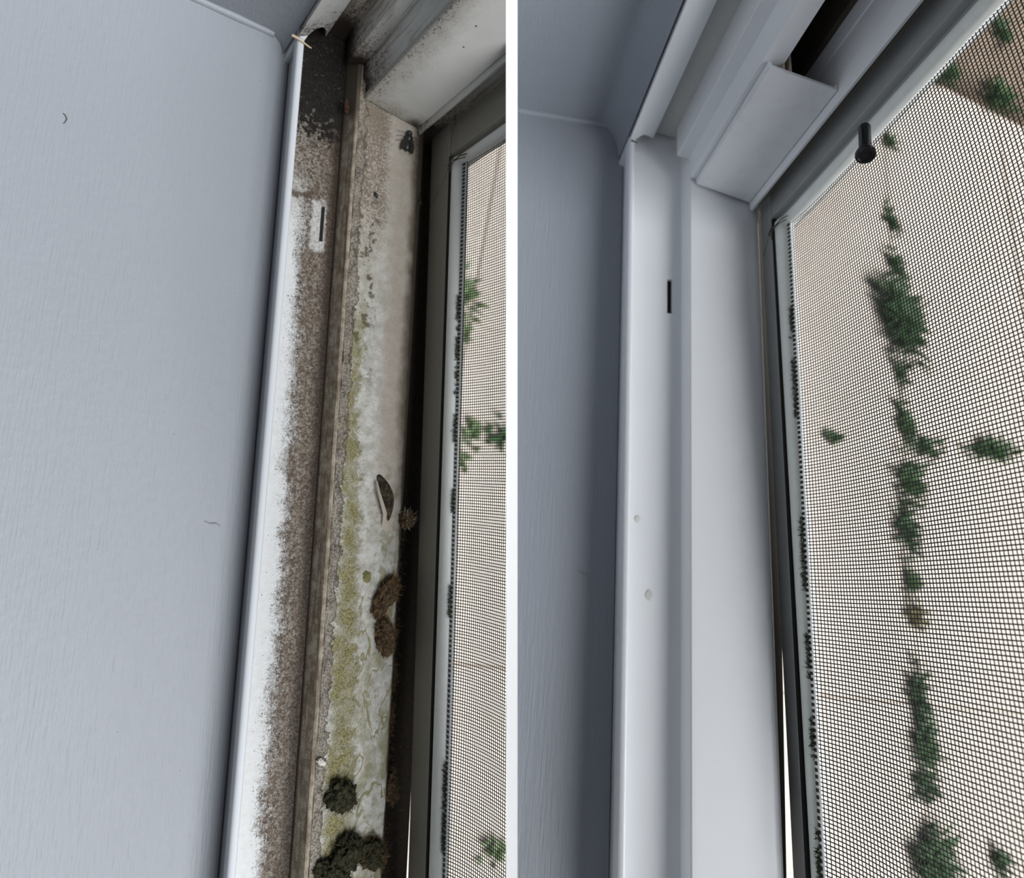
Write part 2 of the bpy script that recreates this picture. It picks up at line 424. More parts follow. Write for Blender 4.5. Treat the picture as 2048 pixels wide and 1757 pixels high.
# ------------------------------------------------------------------ window frames
def sill(half, root, lip, fe, st, we, u_st, tmax, t_lip, slot, mats, dirty):
    """lip, track floor with weep slot, step and wide sill face"""
    def ring(t):
        a = lip(t)
        return [(t, a + p[0], p[1]) for p in ((-3.6, -6.2), (-3.6, -1.6), (-3.2, -.7), (-2.4, -.15), (-1.2, .1), (-.4, .05), (0, -.35), (.1, -1.2), (.1, -8.4), (1.2, -8.9), (1.2, -36), (.2, -36), (.2, -6.2))]
    vs, fs = loft(ring(t_lip), ring(tmax)); build('front_lip', half, vs, fs, mats[0], root, ang=.9)
    # floor around the slot
    t0, t1, o0, o1 = slot
    us = -9.0
    def fl(t, s): 
        a = lip(t) + 1.0; b = fe(t); return a + (b - a) * s
    ts = [-34, t0, t1, tmax]
    vs, fs = [], []
    def quad(P): b = len(vs); vs.extend(P); fs.append((b, b + 1, b + 2, b + 3))
    for k in range(3):
        ta, tb = ts[k], ts[k + 1]
        if k == 1: spans = ((None, o0), (o1, None))
        else: spans = ((None, None),)
        for sa, sb in spans:
            pa = [fl(ta, 0) if sa is None else sa, fl(ta, 1) if sb is None else sb]
            pb = [fl(tb, 0) if sa is None else sa, fl(tb, 1) if sb is None else sb]
            quad([(ta, pa[0], us), (tb, pb[0], us), (tb, pb[1], us), (ta, pa[1], us)])
            quad([(ta, pa[0], us - 2), (tb, pb[0], us - 2), (tb, pb[1], us - 2), (ta, pa[1], us - 2)])
    for (a, b) in (((t0, o0), (t1, o0)), ((t1, o0), (t1, o1)), ((t1, o1), (t0, o1)), ((t0, o1), (t0, o0))):
        quad([(a[0], a[1], us), (b[0], b[1], us), (b[0], b[1], us - 2), (a[0], a[1], us - 2)])
    fl_o = build('track_floor', half, vs, fs, mats[1], root)
    vs, fs = loft([(t0 - 1, o0 - 1, us - 2.05), (t1 + 1, o0 - 1, us - 2.05), (t1 + 1, o1 + 1, us - 2.05), (t0 - 1, o1 + 1, us - 2.05)],
                  [(t0 - 1, o0 - 1, us - 9), (t1 + 1, o0 - 1, us - 9), (t1 + 1, o1 + 1, us - 9), (t0 - 1, o1 + 1, us - 9)])
    tag(build('weep_slot', half, vs, fs, M['dark'], fl_o), 'black weep slot')
    # step
    def ring(t):
        a, b = fe(t), st(t)
        return [(t, p[0], p[1]) for p in ((a, -20), (a, -9), (a + .15, -7.5), (b - .25, u_st - 1.6), (b, u_st - .5), (b + .8, u_st), (b + 2.2, u_st), (b + 2.2, -20))]
    vs, fs = loft(ring(-34), ring(tmax)); build('track_step', half, vs, fs, mats[2], root, ang=.45)
    # wide face
    nx, ny = (44, 420) if dirty else (16, 40)
    def P(s, q):
        t = -34 + (tmax + 34) * q; b, e = st(t) + 2.0, we(t)
        oo = b + (e - b) * s; uu = u_st + (-1.2 * s) - 2.6 * max(0, (s - .9) / .1) ** 2
        if dirty:
            d = oo - b
            ridge = exp(-((d - 2.6 - 1.8 * nz(t * .06, 3)) / 2.4) ** 2) * max(0, .6 + 1.3 * nz(t * .13, 7.0, d * .2) + .5 * nz(t * .5, 2.0, d * .5)) * 2.3
            alg = exp(-((d - 10 - 4 * nz(t * .03, 1)) / 5) ** 2) * max(0, nz(t * .35, d * .35, 4)) * 1.1
            uu += (ridge + alg) * min(1, max(0, (t - 8) / 40)) + .22 * nz(t * .5, d * .5, 9) 
        return (t, oo, uu)
    vs, fs = grid(nx, ny, P)
    n0 = len(vs); m = nx + 1
    vs += [(vs[j * m + i][0], vs[j * m + i][1], -20) for j in (0, ny) for i in (0, nx)]
    e0 = [j * m + nx for j in range(ny + 1)]
    fs.append(tuple(e0) + (n0 + 3, n0 + 1)); 
    fs.append((n0, n0 + 2, n0 + 3, n0 + 1))
    build('sill_face', half, vs, fs, mats[3], root, ang=.9)

def jamb(half, root, prof, umax, mats, back=-75):
    """prof: list of (name, material index, [(t, o, u_start), ...]) - each a solid rising from the sill"""
    for name, mi, pts in prof:
        b = [(p[0], p[1], p[2]) for p in pts] + [(back, pts[-1][1], pts[-1][2]), (back, pts[0][1], pts[0][2])]
        t = [(p[0], p[1], umax) for p in b]
        vs, fs = loft(b, t); build(name, half, vs, fs, mats[mi], root, ang=.5)

def arc(c, r, a0, a1, n, u): return [(c[0] + r * sin(a0 + (a1 - a0) * i / n), c[1] + r * cos(a0 + (a1 - a0) * i / n), u) for i in range(n + 1)]

# ---- mouldy frame
frL = empty('window_frame', L.m)
tag(frL, 'white vinyl window frame covered in black mould, moss and dirt', 'window frame')
feL = lin(47, 28.5, 434, 28.9); stL = lin(50, 31.7, 430, 31.9); weL = lin(33, 79.3, 445, 75.6)
sill(L, frL, lipL, feL, stL, weL, 3.0, 560, -5.6, (85, 106.6, 20.0, 22.2), (M['pvc_lip_l'], M['floor_l'], M['step_l'], M['wide_l']), True)
def ring(t):
    e = we0(t); return [(t, e - 1, -20), (t, e - .5, -11), (t, e + 2, -12.6), (t, sb(t) - .0, -12.6), (t, sb(t), -20)]
we0 = weL; sb = lin(300, 99.2, 460, 97.5)
vs, fs = loft(*[ring(t) for t in range(-34, 561, 54)]); build('drain_trench', L, vs, fs, M['trench'], frL)
profL = [
    ('jamb_lip', 0, [(-6.4, -3.3, -1.2), (-8.3, -.6, -1.2), (-10.2, 2.0, -1.2), (-10.8, 2.8, 1.0), (-11.5, 3.9, 4.2), (-12.4, 5.3, 5.6), (-13.9, 7.4, 6.0), (-15.2, 9.2, 4.6), (-16.6, 11.2, 1.6), (-17.6, 12.6, -2), (-18.5, 13.7, -6)]),
    ('jamb_channel', 1, [(-24.0, 13.7, -8.5), (-24.0, 27.0, -8.5)]),
    ('jamb_rib', 2, [(-3.6, 25.6, 1.2), (-4.4, 34.4, 1.5)]),
    ('jamb_wall', 2, [(3.6, 34.6, 3.6), (4.8, 35.0, 3.6), (5.6, 35.6, 3.6), (6.2, 36.2, 3.6), (6.6, 36.6, 3.6)]),
    ('jamb_ledge', 2, [(11.5, 36.6, 3.6), (13.0, 37.4, 3.6), (14.8, 72.0, 3.6)]),
    ('jamb_rail', 3, [(24.2, 73.3, 3.2), (25.0, 73.6, 3.2), (25.0, 74.8, 3.2)]),
    ('jamb_outer', 1, [(19.0, 74.8, -20), (19.0, 104, -20)]),
]
def core(half, root, mat, t_lip):
    b = [(-75, -3.4, -40), (t_lip - .05, -3.4, -40), (t_lip - .05, 14, -40), (-75, 14, -40)]
    vs, fs = loft(b, [(p[0], p[1], -9.1) for p in b]); build('corner_block', half, vs, fs, mat, root)
    b = [(-75, -3.4, -9.1), (t_lip - 1.2, -3.4, -9.1), (t_lip - 1.2, .6, -9.1), (t_lip - 5, 2.2, -9.1), (-75, 2.2, -9.1)]
    vs, fs = loft(b, [(p[0], p[1], -1.3) for p in b]); build('corner_block', half, vs, fs, mat, root)
core(L, frL, M['pvc_lip_l'], -5.6)
jamb(L, frL, profL, 150, (M['jl0'], M['jl1'], M['jl2'], M['jl4']))

# ---- clean frame
frR = empty('window_frame', R.m)
tag(frR, 'clean white vinyl window frame beside the blue-grey board', 'window frame')
feR = lin(39, 32.07, 359, 30.21); stR = lin(44, 33.1, 356, 30.2); weR = lin(48, 76.3, 353, 70.7)
sill(R, frR, lipR, feR, stR, weR, 1.5, 500, -5.8, (80.8, 102.4, 23.7, 26.6), (M['pvc_r'], M['pvc_r'], M['pvc_r'], M['pvc_r']), False)
profR = [
    ('jamb_lip', 0, [(-6.7, -2.7, -1.0), (-7.9, -.4, -1.0), (-9.4, 2.4, -1.0), (-9.8, 3.2, -.6), (-10.2, 4.0, .2), (-10.7, 4.9, .5), (-11.3, 6.0, .2), (-12.6, 8.5, -1.6), (-15.0, 13.1, -5.4)]),
    ('jamb_channel', 1, [(-22.0, 13.1, -7.0), (-19.0, 28.4, -7.0)]),
    ('jamb_rib', 0, [(.6, 26.2, .2), (1.0, 26.6, .2), (1.7, 33.9, .4)]),
    ('jamb_wall', 0, [(15.0, 33.4, 1.9), (16.2, 33.7, 1.9), (17.2, 34.6, 1.9), (17.6, 36.0, 1.9), (17.6, 44.6, 1.9)]),
    ('jamb_cavity', 2, [(-26.0, 44.6, 1.9), (-26.0, 63.5, 1.9)]),
    ('jamb_cavity_side', 2, [(2.0, 63.5, 1.9), (2.4, 66.0, 1.9)]),
    ('jamb_inner_wall', 0, [(2.4, 66.0, 1.9), (9.0, 67.6, 1.9), (9.4, 68.2, 1.9), (22.0, 69.5, 1.9)]),
    ('jamb_rail', 0, [(33.0, 69.5, 1.7), (34.0, 70.0, 1.7), (34.0, 71.2, 1.7)]),
    ('jamb_outer', 3, [(22.0, 71.2, -20), (22.0, 96, -20)]),
]
core(R, frR, M['pvc_r'], -5.8)
jamb(R, frR, profR, 240, (M['pvc_r'], M['pvc_r3'], M['brown'], M['gap']))

def ringR(t):
    e = weR(t); q = sbR(t); return [(t, e - 1, -20), (t, e - .5, -11), (t, e + 1.5, -12), (t, q, -12), (t, q, -20)]
sbR = lambda t: lin(39, 86, 262, 81.4)(t) if t < 262 else lin(262, 81.4, 357.5, 77.1)(t)
vs, fs = loft(*[ringR(t) for t in (-34, 0, 60, 120, 200, 262, 300, 340, 380, 420, 500)]); build('drain_trench', R, vs, fs, M['gap'], frR)

# ---- snap-in cover strips
def cover(half, c0, c1, ua, ub, mat, webs, label):
    root = empty('cover_strip', half.m); tag(root, label, 'cover strip')
    (ta, oa), (tb, ob) = c0, c1
    th = 1.5
    b = [(ta - 3.2, oa - .9, ua), (ta - .6, oa - .7, ua), (ta, oa, ua), (tb, ob, ua), (tb - .6, ob + .5, ua), (tb - 3.4, ob + .5, ua), (tb - 3.4, ob - .7, ua), (tb - th, ob - .9, ua), (ta - th, oa + .8, ua), (ta - 3.2, oa + .5, ua)]
    vs, fs = loft(b, [(p[0], p[1], ub) for p in b]); build('face', half, vs, fs, mat, root, ang=.4)
    for ow in webs:
        s = (ow - oa) / (ob - oa); tt = ta + (tb - ta) * s - th + .1
        b = [(tt, ow, ua), (tt, ow + 1.0, ua), (tt - 17, ow + 1.4, ua), (tt - 17, ow + .4, ua)]
        vs, fs = loft(b, [(p[0], p[1], ub - .3) for p in b]); build('web', half, vs, fs, M['rib'], root)
    return root
cover(L, (16.9, 37.4), (21.4, 72.6), 3.7, 150, M['jl3'], (), 'specked off-white cover strip clipped into the mouldy frame, running out at the top')
cover(R, (21.8, 37.6), (29.2, 68.7), 2.9, 87, M['pvc_r2'], (43.6, 46.8), 'short clean white cover strip with a sawn end, clipped into the clean frame')

# ------------------------------------------------------------------ insect screens
def screen(half, os, S0, GR, BL, BR, ME, r0, r1, r2, r3, tmax, umax, mfrm, mbead, sp, sag, label):
    root = empty('insect_screen', half.m); tag(root, label, 'insect screen')
    bk = os + 9
    def stile(t):
        g = GR(t); return [(t, os + .5, S0(t)), (t, os, S0(t) + .6), (t, os - .15, g - 1.6), (t, os - .5, g - 1.0), (t, os - .4, g - .3), (t, os + .3, g - .05), (t, os + 4, g), (t, bk, g), (t, bk, S0(t))]
    ts = [r0 + .3, r0 + 60, tmax]
    vs, fs = loft(*[stile(t) for t in ts]); st_o = build('stile', half, vs, fs, mfrm, root, ang=.7)
    def groove(t):
        g = GR(t); return [(t, os - .45, g - .25), (t, os - .30, g + 1.35), (t, os + 4.5, g + 1.35), (t, os + 4.5, g - .25)]
    vs, fs = loft(groove(r1 + 1), groove(tmax)); build('groove_shade_strip', half, vs, fs, M['dark'], st_o)  # flush black strip, the groove's shade put into its colour
    def bead(t):
        b, e = GR(t) + 1.5, BR(t); w = e - b; h = min(3.4, w * .5); return [(t, os + 2.2 - h * sin(a) ** .8 * 1.05, b + w * .5 - w * .5 * cos(a)) for a in [pi * i / 12 for i in range(13)]] + [(t, os + 5.5, e), (t, os + 5.5, b)]
    vs, fs = loft(bead(r2 + 1.2), bead(tmax)); build('spline', half, vs, fs, mbead, root, ang=1.0)
    # pale inner lip with the cut mesh edge showing as a row of dark dashes
    def lipr(t):
        e, q = BR(t), ME(t); return [(t, os + 1.6, e - .3), (t, os + 1.9, q), (t, os + 3.6, q), (t, os + 3.6, e - .3)]
    vs, fs = loft(lipr(r3 - 1), lipr(tmax)); build('mesh_ledge', half, vs, fs, mbead, root)
    vs, fs = [], []
    t = r3 + 1.0
    rng = random.Random(5)
    while t < tmax:
        e, q = BR(t), ME(t); a, b = e + .25 * (q - e), e + .8 * (q - e)
        n0 = len(vs); w = sp * .42
        for z in (os + 1.2, os + 1.75):
            vs += [(t - w, z, a), (t + w, z, a), (t + w, z, b), (t - w, z, b)]
        fs += [(n0, n0 + 1, n0 + 2, n0 + 3), (n0, n0 + 1, n0 + 5, n0 + 4), (n0 + 2, n0 + 3, n0 + 7, n0 + 6), (n0 + 1, n0 + 2, n0 + 6, n0 + 5), (n0, n0 + 3, n0 + 7, n0 + 4)]
        t += sp * 1.6
    tag(build('cut_mesh_edge', half, vs, fs, M['wire'], root), kind='stuff')
    # rail: runs up the jamb
    ua = GR(r1) - .0
    def railp(u): return [(r0, os + .5, u), (r0 + .6, os, u), (r1 - 1.6, os - .15, u), (r1 - 1, os - .5, u), (r1 - .3, os - .4, u), (r1, os + .3, u), (r1 + .1, os + 4, u), (r1 + .1, bk, u), (r0, bk, u)]
    vs, fs = loft(railp(ua + .15), railp(umax)); ra_o = build('rail', half, vs, fs, mfrm, root, ang=.7)
    vs, fs = loft(*[[(r1 - .2, os + 3.4, u), (r3 - 2.2, os + 2.4, u), (r3 - 2.2, bk - .5, u), (r1 - .2, bk - .5, u)] for u in (ua + 1, umax)]); build('rail_channel', half, vs, fs, mfrm, ra_o)
    w = r3 - r2
    def rb(u): return [(r2 + w * .5 - w * .5 * cos(a), os + 2.4 - 2.8 * sin(a) ** .8, u) for a in [pi * i / 12 for i in range(13)]] + [(r3, os + 5.5, u), (r2, os + 5.5, u)]
    vs, fs = loft(rb(BL(r2) + .6), rb(umax)); build('rail_spline', half, vs, fs, mbead, root, ang=1.0)
    # woven mesh, every wire a thin square thread
    vs, fs = [], []
    rw = sp * .15
    um = ME(200)
    def surf(t, u):
        d = max(0, u - ME(t)); e = max(0, t - r3)
        return (t, os + 2.4 + sag * (1 - exp(-d / 17)) * (1 - .75 * exp(-e / 50)) + .5 * nz(t * .02, u * .03, 5), u)
    k = 0
    while True:
        base = k * sp + sp * .5
        if um + base > umax: break
        f = exp(-k / 26)
        pts = []
        n = 64
        for i in range(n + 1):
            t = r3 - 1.5 + (tmax - r3 + 1.5) * i / n
            u = base + um * (1 - f) + ME(t) * f
            p = surf(t, u); pts.append(p)
        tube(pts, rw, 4, vs, fs, False); k += 1
    t = r3 + sp * .5
    while t < tmax:
        u0 = ME(t) - .8; pts = []
        n = 44
        for i in range(n + 1):
            q = (i / n) ** 1.4; u = u0 + (umax - u0) * q
            x = surf(t, u); pts.append((x[0] + .15 * nz(t * .8, u * .05), x[1], x[2]))
        tube(pts, rw, 4, vs, fs, False); t += sp
    tag(build('mesh', half, vs, fs, M['wire'], root, ang=3), 'charcoal woven insect mesh', kind='stuff')
    return root

screen(L, 85, lin(78, 1.3, 445, 9.8), lin(82.6, 23.7, 436, 28.1), lin(84.5, 28.6, 433, 33.4), lin(86.5, 35.6, 430, 40.4), lin(87.8, 39.1, 429, 42.6),
       22.4, 44.0, 47.4, 54.0, 560, 130, M['scr_l'], M['bead_l'], 1.5, 7,
       'grey-framed insect screen with a white spline, beside the mouldy frame')
screen(R, 78.5, lin(35, -3.6, 357, -9.5), lin(51.5, 8.9, 352.6, 1.5), lin(52.7, 11.4, 351.5, 4.2), lin(61.6, 20.2, 350, 8.6), lin(61, 23.6, 349.4, 10.6),
       25.6, 43.0, 48.0, 55.0, 500, 235, M['scr_r'], M['bead_r'], 1.5, 8,
       'large grey-framed insect screen with a white spline, beside the clean frame')

# ------------------------------------------------------------------ algae along the splines
def tufts(half, os, BR, ME, seed, name, label, t0, t1, dens, S, cols):
    rng = random.Random(seed); vs, fs = [], []
    t = t0
    while t < t1:
        q = nz(t * .045, seed * 3.3) + .25 * nz(t * .3, seed)
        if q > dens:
            m = 7
            for _ in range(m):
                u = BR(t) + (ME(t) - BR(t)) * rng.uniform(-.35, .75); c = Vector((t + rng.uniform(-.8, .8), os + 1.2 + rng.uniform(-.5, .2), u))
                d = Vector((rng.uniform(-1, 1), rng.uniform(-1.2, -.1), rng.uniform(-1, 1))).normalized() * rng.uniform(.5, 1.7)
                tube([c, c + d * .6, c + d + Vector((rng.uniform(-.3, .3),) * 3)], lambda s: .17 * (1 - .7 * s), 3, vs, fs)
        t += .5
    g = G(name + '_green', S, .9, .1); c = g.mix(g.noise(.4, 3), cols[0], cols[1])
    o = build(name, half, vs, fs, g.col(c), ang=3); tag(o, label, 'algae', kind='stuff')
tufts(L, 85, lin(86.5, 35.6, 430, 40.4), lin(87.8, 39.1, 429, 42.6), 3, 'algae_fringe', 'dark green algae fringe along the mouldy window\'s screen spline', 90, 470, .14, 1, ((.03, .035, .018), (.10, .10, .06)))
tufts(R, 78.5, lin(61.6, 20.2, 350, 8.6), lin(61, 23.6, 349.4, 10.6), 8, 'algae_fringe', 'dark green algae fringe along the clean window\'s screen spline', 70, 410, .12, SR, ((.03, .04, .02), (.09, .10, .06)))

# ------------------------------------------------------------------ debris on the mouldy sill
def seat(half, t, o, u, rz=0.0, tilt=0.0):
    k = .001 * half.S
    return half.m @ Matrix.Translation((t * k, o * k, u * k)) @ Matrix.Rotation(rz, 4, 'Z') @ Matrix.Rotation(tilt, 4, 'Y') @ Matrix.Scale(half.S, 4)
def mesh_mm(name, vs, fs, m, mat, parent=None, ang=.8):
    me = bpy.data.meshes.new(name); me.from_pydata([(v[0] * .001, v[1] * .001, v[2] * .001) for v in vs], [], fs)
    bm = bmesh.new(); bm.from_mesh(me); bmesh.ops.recalc_face_normals(bm, faces=bm.faces); bm.to_mesh(me); bm.free()
    sharp(me, ang); return link(name, me, m, parent, mat)
def blob(sx, sy, sz, seed, amp=.22, nu=22, nv=14, fq=1.6, taper=0.0, flat=.25):
    """lumpy ellipsoid resting on z = 0, long axis x"""
    vs, fs = [], []
    for j in range(nv + 1):
        th = pi * j / nv
        for i in range(nu):
            ph = 2 * pi * i / nu
            n = Vector((cos(th), sin(th) * cos(ph), sin(th) * sin(ph)))
            r = 1 + amp * mn.fractal(n * fq + Vector((seed, seed * .7, 0)), .9, 2.1, 4)
            x, y, z = n.x * r * sx, n.y * r * sy * (1 - taper * n.x), n.z * r * sz * (1 - taper * n.x)
            z += sz * (1 - flat); z = max(z, -.2)
            vs.append((x, y, z))
    for j in range(nv):
        for i in range(nu):
            a, b = j * nu + i, j * nu + (i + 1) % nu
            fs.append((a, b, b + nu, a + nu))
    return vs, fs
def m_debris(name, ca, cb, sc=.5, cc=None):
    g = G(name, 1.0, .85, .15); n = g.noise(sc, 5)
    c = g.mix(g.ss(n, .35, .65), ca, cb)
    if cc: c = g.mix(g.mul(g.spots(sc * 1.3, .45), .8), c, cc)
    g.bump(n, .8, 1.0); return g.col(c)
D_dark = m_debris('dark_husk', (.018, .014, .010), (.075, .058, .036), .5)
D_fuzz = m_debris('brown_fuzz', (.03, .022, .014), (.11, .075, .04), .6, (.22, .11, .045))
D_moss = m_debris('black_moss', (.010, .010, .006), (.045, .043, .022), .6)
D_orange = m_plain('rusty_fibres', (.26, .14, .055), 1, .8, .3, 0)
D_olive = m_plain('olive_fibres', (.06, .055, .03), 1, .8, .3, 0)
D_pale = m_plain('pale_silk', (.42, .37, .31), 1, .7, .15, .2)
D_black = m_plain('fly_black', (.012, .012, .013), 1, .35, .2, 0)
D_wing = m_plain('fly_wing', (.022, .019, .017), 1, .3, .2, 0)
def fibres(parent, sx, sy, sz, n, seed, mat, ln=2.4, r=.16, name='fibres'):
    rng = random.Random(seed); vs, fs = [], []
    for _ in range(n):
        th, ph = rng.uniform(.2, pi - .2), rng.uniform(0, 2 * pi)
        nn = Vector((cos(th), sin(th) * cos(ph), abs(sin(th) * sin(ph))))
        p = Vector((nn.x * sx, nn.y * sy, nn.z * sz + sz * .6)); d = (nn + Vector((rng.uniform(-.9, .9), rng.uniform(-.9, .9), rng.uniform(-.5, .5)))).normalized()
        l = ln * rng.uniform(.5, 1.3); b = Vector((rng.uniform(-1, 1), rng.uniform(-1, 1), rng.uniform(-.6, .6))) * l * .45
        tube([p - d * .6, p + d * l * .35 + b * .2, p + d * l * .7 + b * .6, p + d * l + b], lambda s: r * (1 - .75 * s), 3, vs, fs)
    o = mesh_mm(name, vs, fs, None, mat, parent, 3); o['kind'] = 'stuff'; return o
def clump(name, label, cat, t, o, u, rz, sx, sy, sz, seed, mat, fm, nf, amp=.3, ln=2.4, taper=0.0, group=None, r=.16):
    root = empty(name, seat(L, t, o, u, rz)); tag(root, label, cat, group)
    vs, fs = blob(sx, sy, sz, seed, amp * 1.12, 34, 22, 2.6, taper); mesh_mm('body', vs, fs, None, mat, root)
    if nf: fibres(root, sx, sy, sz, nf, seed, fm, ln, r)
    return root

# hollow brown husk with a silk tail
hk = empty('seed_husk', seat(L, 250, 63.0, 1.4, math.radians(16))); tag(hk, 'curled dark brown husk with a pale silk tail on the mossy sill', 'husk')
def Pk(s, q):
    x = -13 + 27 * q; w = 4.3 * sin(pi * min(1, q * .92 + .06)) ** .7; a = pi * (.02 + .96 * s)
    return (x, cos(a) * w + 2.2 * sin(pi * q), .3 + sin(a) * w * .85 + .25 * nz(x, s * 6))
vs, fs = grid(14, 26, Pk); mesh_mm('shell', vs, fs, None, D_dark, hk)
vs, fs = tube([(-10, -2.5, 2.6), (-5, -3.4, 4.2), (2, -3.0, 4.4), (8, -2.0, 3.2), (14, -2.8, 1.2)], lambda s: .5 + 1.1 * s, 6); mesh_mm('silk_edge', vs, fs, None, D_pale, hk)
vs, fs = grid(6, 8, lambda s, q: (8 + 11 * q, -5.5 + 6 * s + 2.0 * q, .5 + 1.2 * sin(pi * s) * (1 - q * .5) + .3 * nz(s * 5, q * 5)))
vs2 = [(a, b, c - .35) for a, b, c in vs]; k0 = len(vs); fs = fs + [tuple(i + k0 for i in f) for f in fs]
mesh_mm('silk_tail', vs + vs2, fs, None, D_pale, hk)
clump('curled_insect', 'round curled-up dead insect at the trench edge, beside the silk tail', 'insect', 262, 78.0, .5, .4, 4.6, 4.3, 3.6, 2.2, D_fuzz, D_pale, 46, .35, 3.0)
c1 = clump('caterpillar_husk', 'upper of two bristly brown caterpillar husks above the dark trench', 'husk', 303, 66.8, .6, math.radians(-28), 11.0, 5.6, 4.6, 4.4, D_fuzz, D_orange, 190, .22, 2.8, group='bristly husks')
fibres(c1, 10, 5, 4.4, 120, 44, D_olive, 2.6, .15, 'dark_fibres')
c2 = clump('caterpillar_husk', 'lower of two bristly brown caterpillar husks above the dark trench', 'husk', 324, 68.0, .4, math.radians(12), 10.0, 5.2, 4.4, 6.1, D_fuzz, D_orange, 120, .26, 2.6, group='bristly husks')
fibres(c2, 9.5, 5, 4.2, 140, 45, D_olive, 2.6, .15, 'dark_fibres')
clump('moss_clump', 'pointed black moss clump standing alone on the lower sill', 'moss', 397.5, 48.0, 1.6, math.radians(50), 8.2, 6.6, 4.2, 7.7, D_moss, D_olive, 170, .4, 3.0, .25)
clump('moss_clump', 'larger ragged black moss clump at the bottom, nearest the step', 'moss', 424, 53.0, 1.6, .3, 7.6, 7.2, 4.4, 9.1, D_moss, D_olive, 170, .4, 3.0)
clump('moss_clump', 'dark moss clump at the bottom edge left of the ragged one', 'moss', 431, 46.0, 1.6, 1.0, 9.0, 6.0, 4.0, 11.4, D_moss, D_olive, 150, .42, 3.0)
clump('moss_clump', 'small round moss clump at the bottom beside the trench', 'moss', 430, 67.0, 1.2, .8, 8.0, 6.0, 4.2, 12.9, D_moss, D_orange, 130, .36, 2.6)
clump('dirt_clump', 'dark dirt clump lodged in the trench at the lower sill', 'dirt', 404, 79.6, -10.5, .2, 9.5, 5.0, 6.0, 14.2, D_fuzz, D_olive, 120, .4, 2.6)
clump('dirt_crumb', 'rusty brown crumb in the step corner below the rib', 'dirt', 23, 27.6, -2.5, .1, 4.0, 1.5, 1.6, 15.3, m_debris('rust_crumb', (.03, .018, .012), (.075, .038, .022)), None, 0, .3)
clump('algae_flake', 'small flat olive flake on the pale part of the sill', 'flake', 292, 55.9, 1.8, .4, 3.2, 2.4, .8, 16.8, m_debris('olive_flake', (.13, .125, .05), (.20, .19, .09)), None, 0, .25)
clump('beetle', 'tiny black beetle on the upper sill', 'insect', 74.2, 47.4, 2.2, .6, 1.7, 1.2, 1.0, 17.1, D_black, D_black, 8, .1, 1.6)
clump('dirt_crumb', 'black crumb beside the screen frame, below the fly', 'dirt', 68, 77.5, -.5, .1, 3.6, 1.4, 1.6, 18.1, D_dark, D_dark, 10, .4, 1.4)
rng = random.Random(77)
for i, (tt, oo, lab) in enumerate(((350, 80, 'upper reddish crumb in the dark trench'), (372, 79.4, 'middle reddish crumb in the dark trench'), (440, 79, 'lowest reddish crumb in the dark trench'))):
    clump('dirt_crumb', lab, 'dirt', tt, oo, -12, .1, 9, 3.4, 2.6, 30 + i, D_fuzz, D_orange, 70, .45, 2.4, group='crumbs in the trench')
# fuzzy grime along the inner side of the trench
rng = random.Random(9); vs, fs = [], []
for i in range(900):
    t = rng.uniform(262, 470); e = weL(t) + rng.gauss(1.2, 1.6); u = -3 - 8 * rng.random() ** 1.3
    c = Vector((t, max(e, weL(t) - .6), u)); d = Vector((rng.uniform(-1, 1), rng.uniform(-.2, 1), rng.uniform(-.3, 1))).normalized() * rng.uniform(1, 3.2)
    tube([c - d * .3, c + d * .5 + Vector((rng.uniform(-.5, .5),) * 3), c + d], lambda q: .3 * (1 - .6 * q), 3, vs, fs)
tag(build('trench_fuzz', L, vs, fs, D_fuzz, frL, 3), 'rusty brown fuzz along the dark trench', kind='stuff')
# white plaster crumb on the crust
clump('plaster_crumb', 'white plaster crumb on the grey crust of the step', 'crumb', 378.5, 36.2, 3.6, .9, 2.6, 1.3, 1.2, 19.7, m_plain('plaster', (.62, .58, .53), 1, .8, .1, 0), None, 0, .4)

# fly
fl = empty('fly', seat(L, 33.0, 66.0, 2.2, math.radians(-6))); tag(fl, 'dead black fly lying under the cover strip of the mouldy frame', 'fly')
bm = bmesh.new()
for (x, sx, sy, sz, z) in ((-5.2, 1.7, 2.0, 1.6, 2.4), (-1.6, 2.9, 2.4, 2.3, 2.6), (3.4, 3.9, 2.6, 2.1, 2.2)):
    bmesh.ops.create_uvsphere(bm, u_segments=14, v_segments=9, radius=.001, matrix=Matrix.Translation((x * .001, 0, z * .001)) @ Matrix.Diagonal((sx, sy, sz, 1)))
me = bpy.data.meshes.new('body'); bm.to_mesh(me); bm.free(); sharp(me, 1.2); link('body', me, None, fl, D_black)
for s in (-1, 1):
    vs, fs = grid(4, 8, lambda a, q: (-1.5 + 9.5 * q, s * (.9 + 2.6 * q + (a - .5) * 3.6 * sin(pi * (.1 + .85 * q)) ** .7), 4.2 - 1.2 * q))
    k0 = len(vs); vs = vs + [(a, b, c - .12) for a, b, c in vs]; fs = fs + [tuple(i + k0 for i in f) for f in fs]
    mesh_mm('wing', vs, fs, None, D_wing, fl)
    for k in range(3):
        x = -3.2 + 1.9 * k
        vs, fs = tube([(x, s * 1.4, 1.8), (x - .6 + k * .7, s * 4.2, 2.8), (x - 1.2 + k * 1.4, s * 6.2, 1.2), (x - 1.6 + k * 2.0, s * 7.8, .2)], lambda q: .22 * (1 - .6 * q), 4)
        mesh_mm('leg', vs, fs, None, D_black, fl)

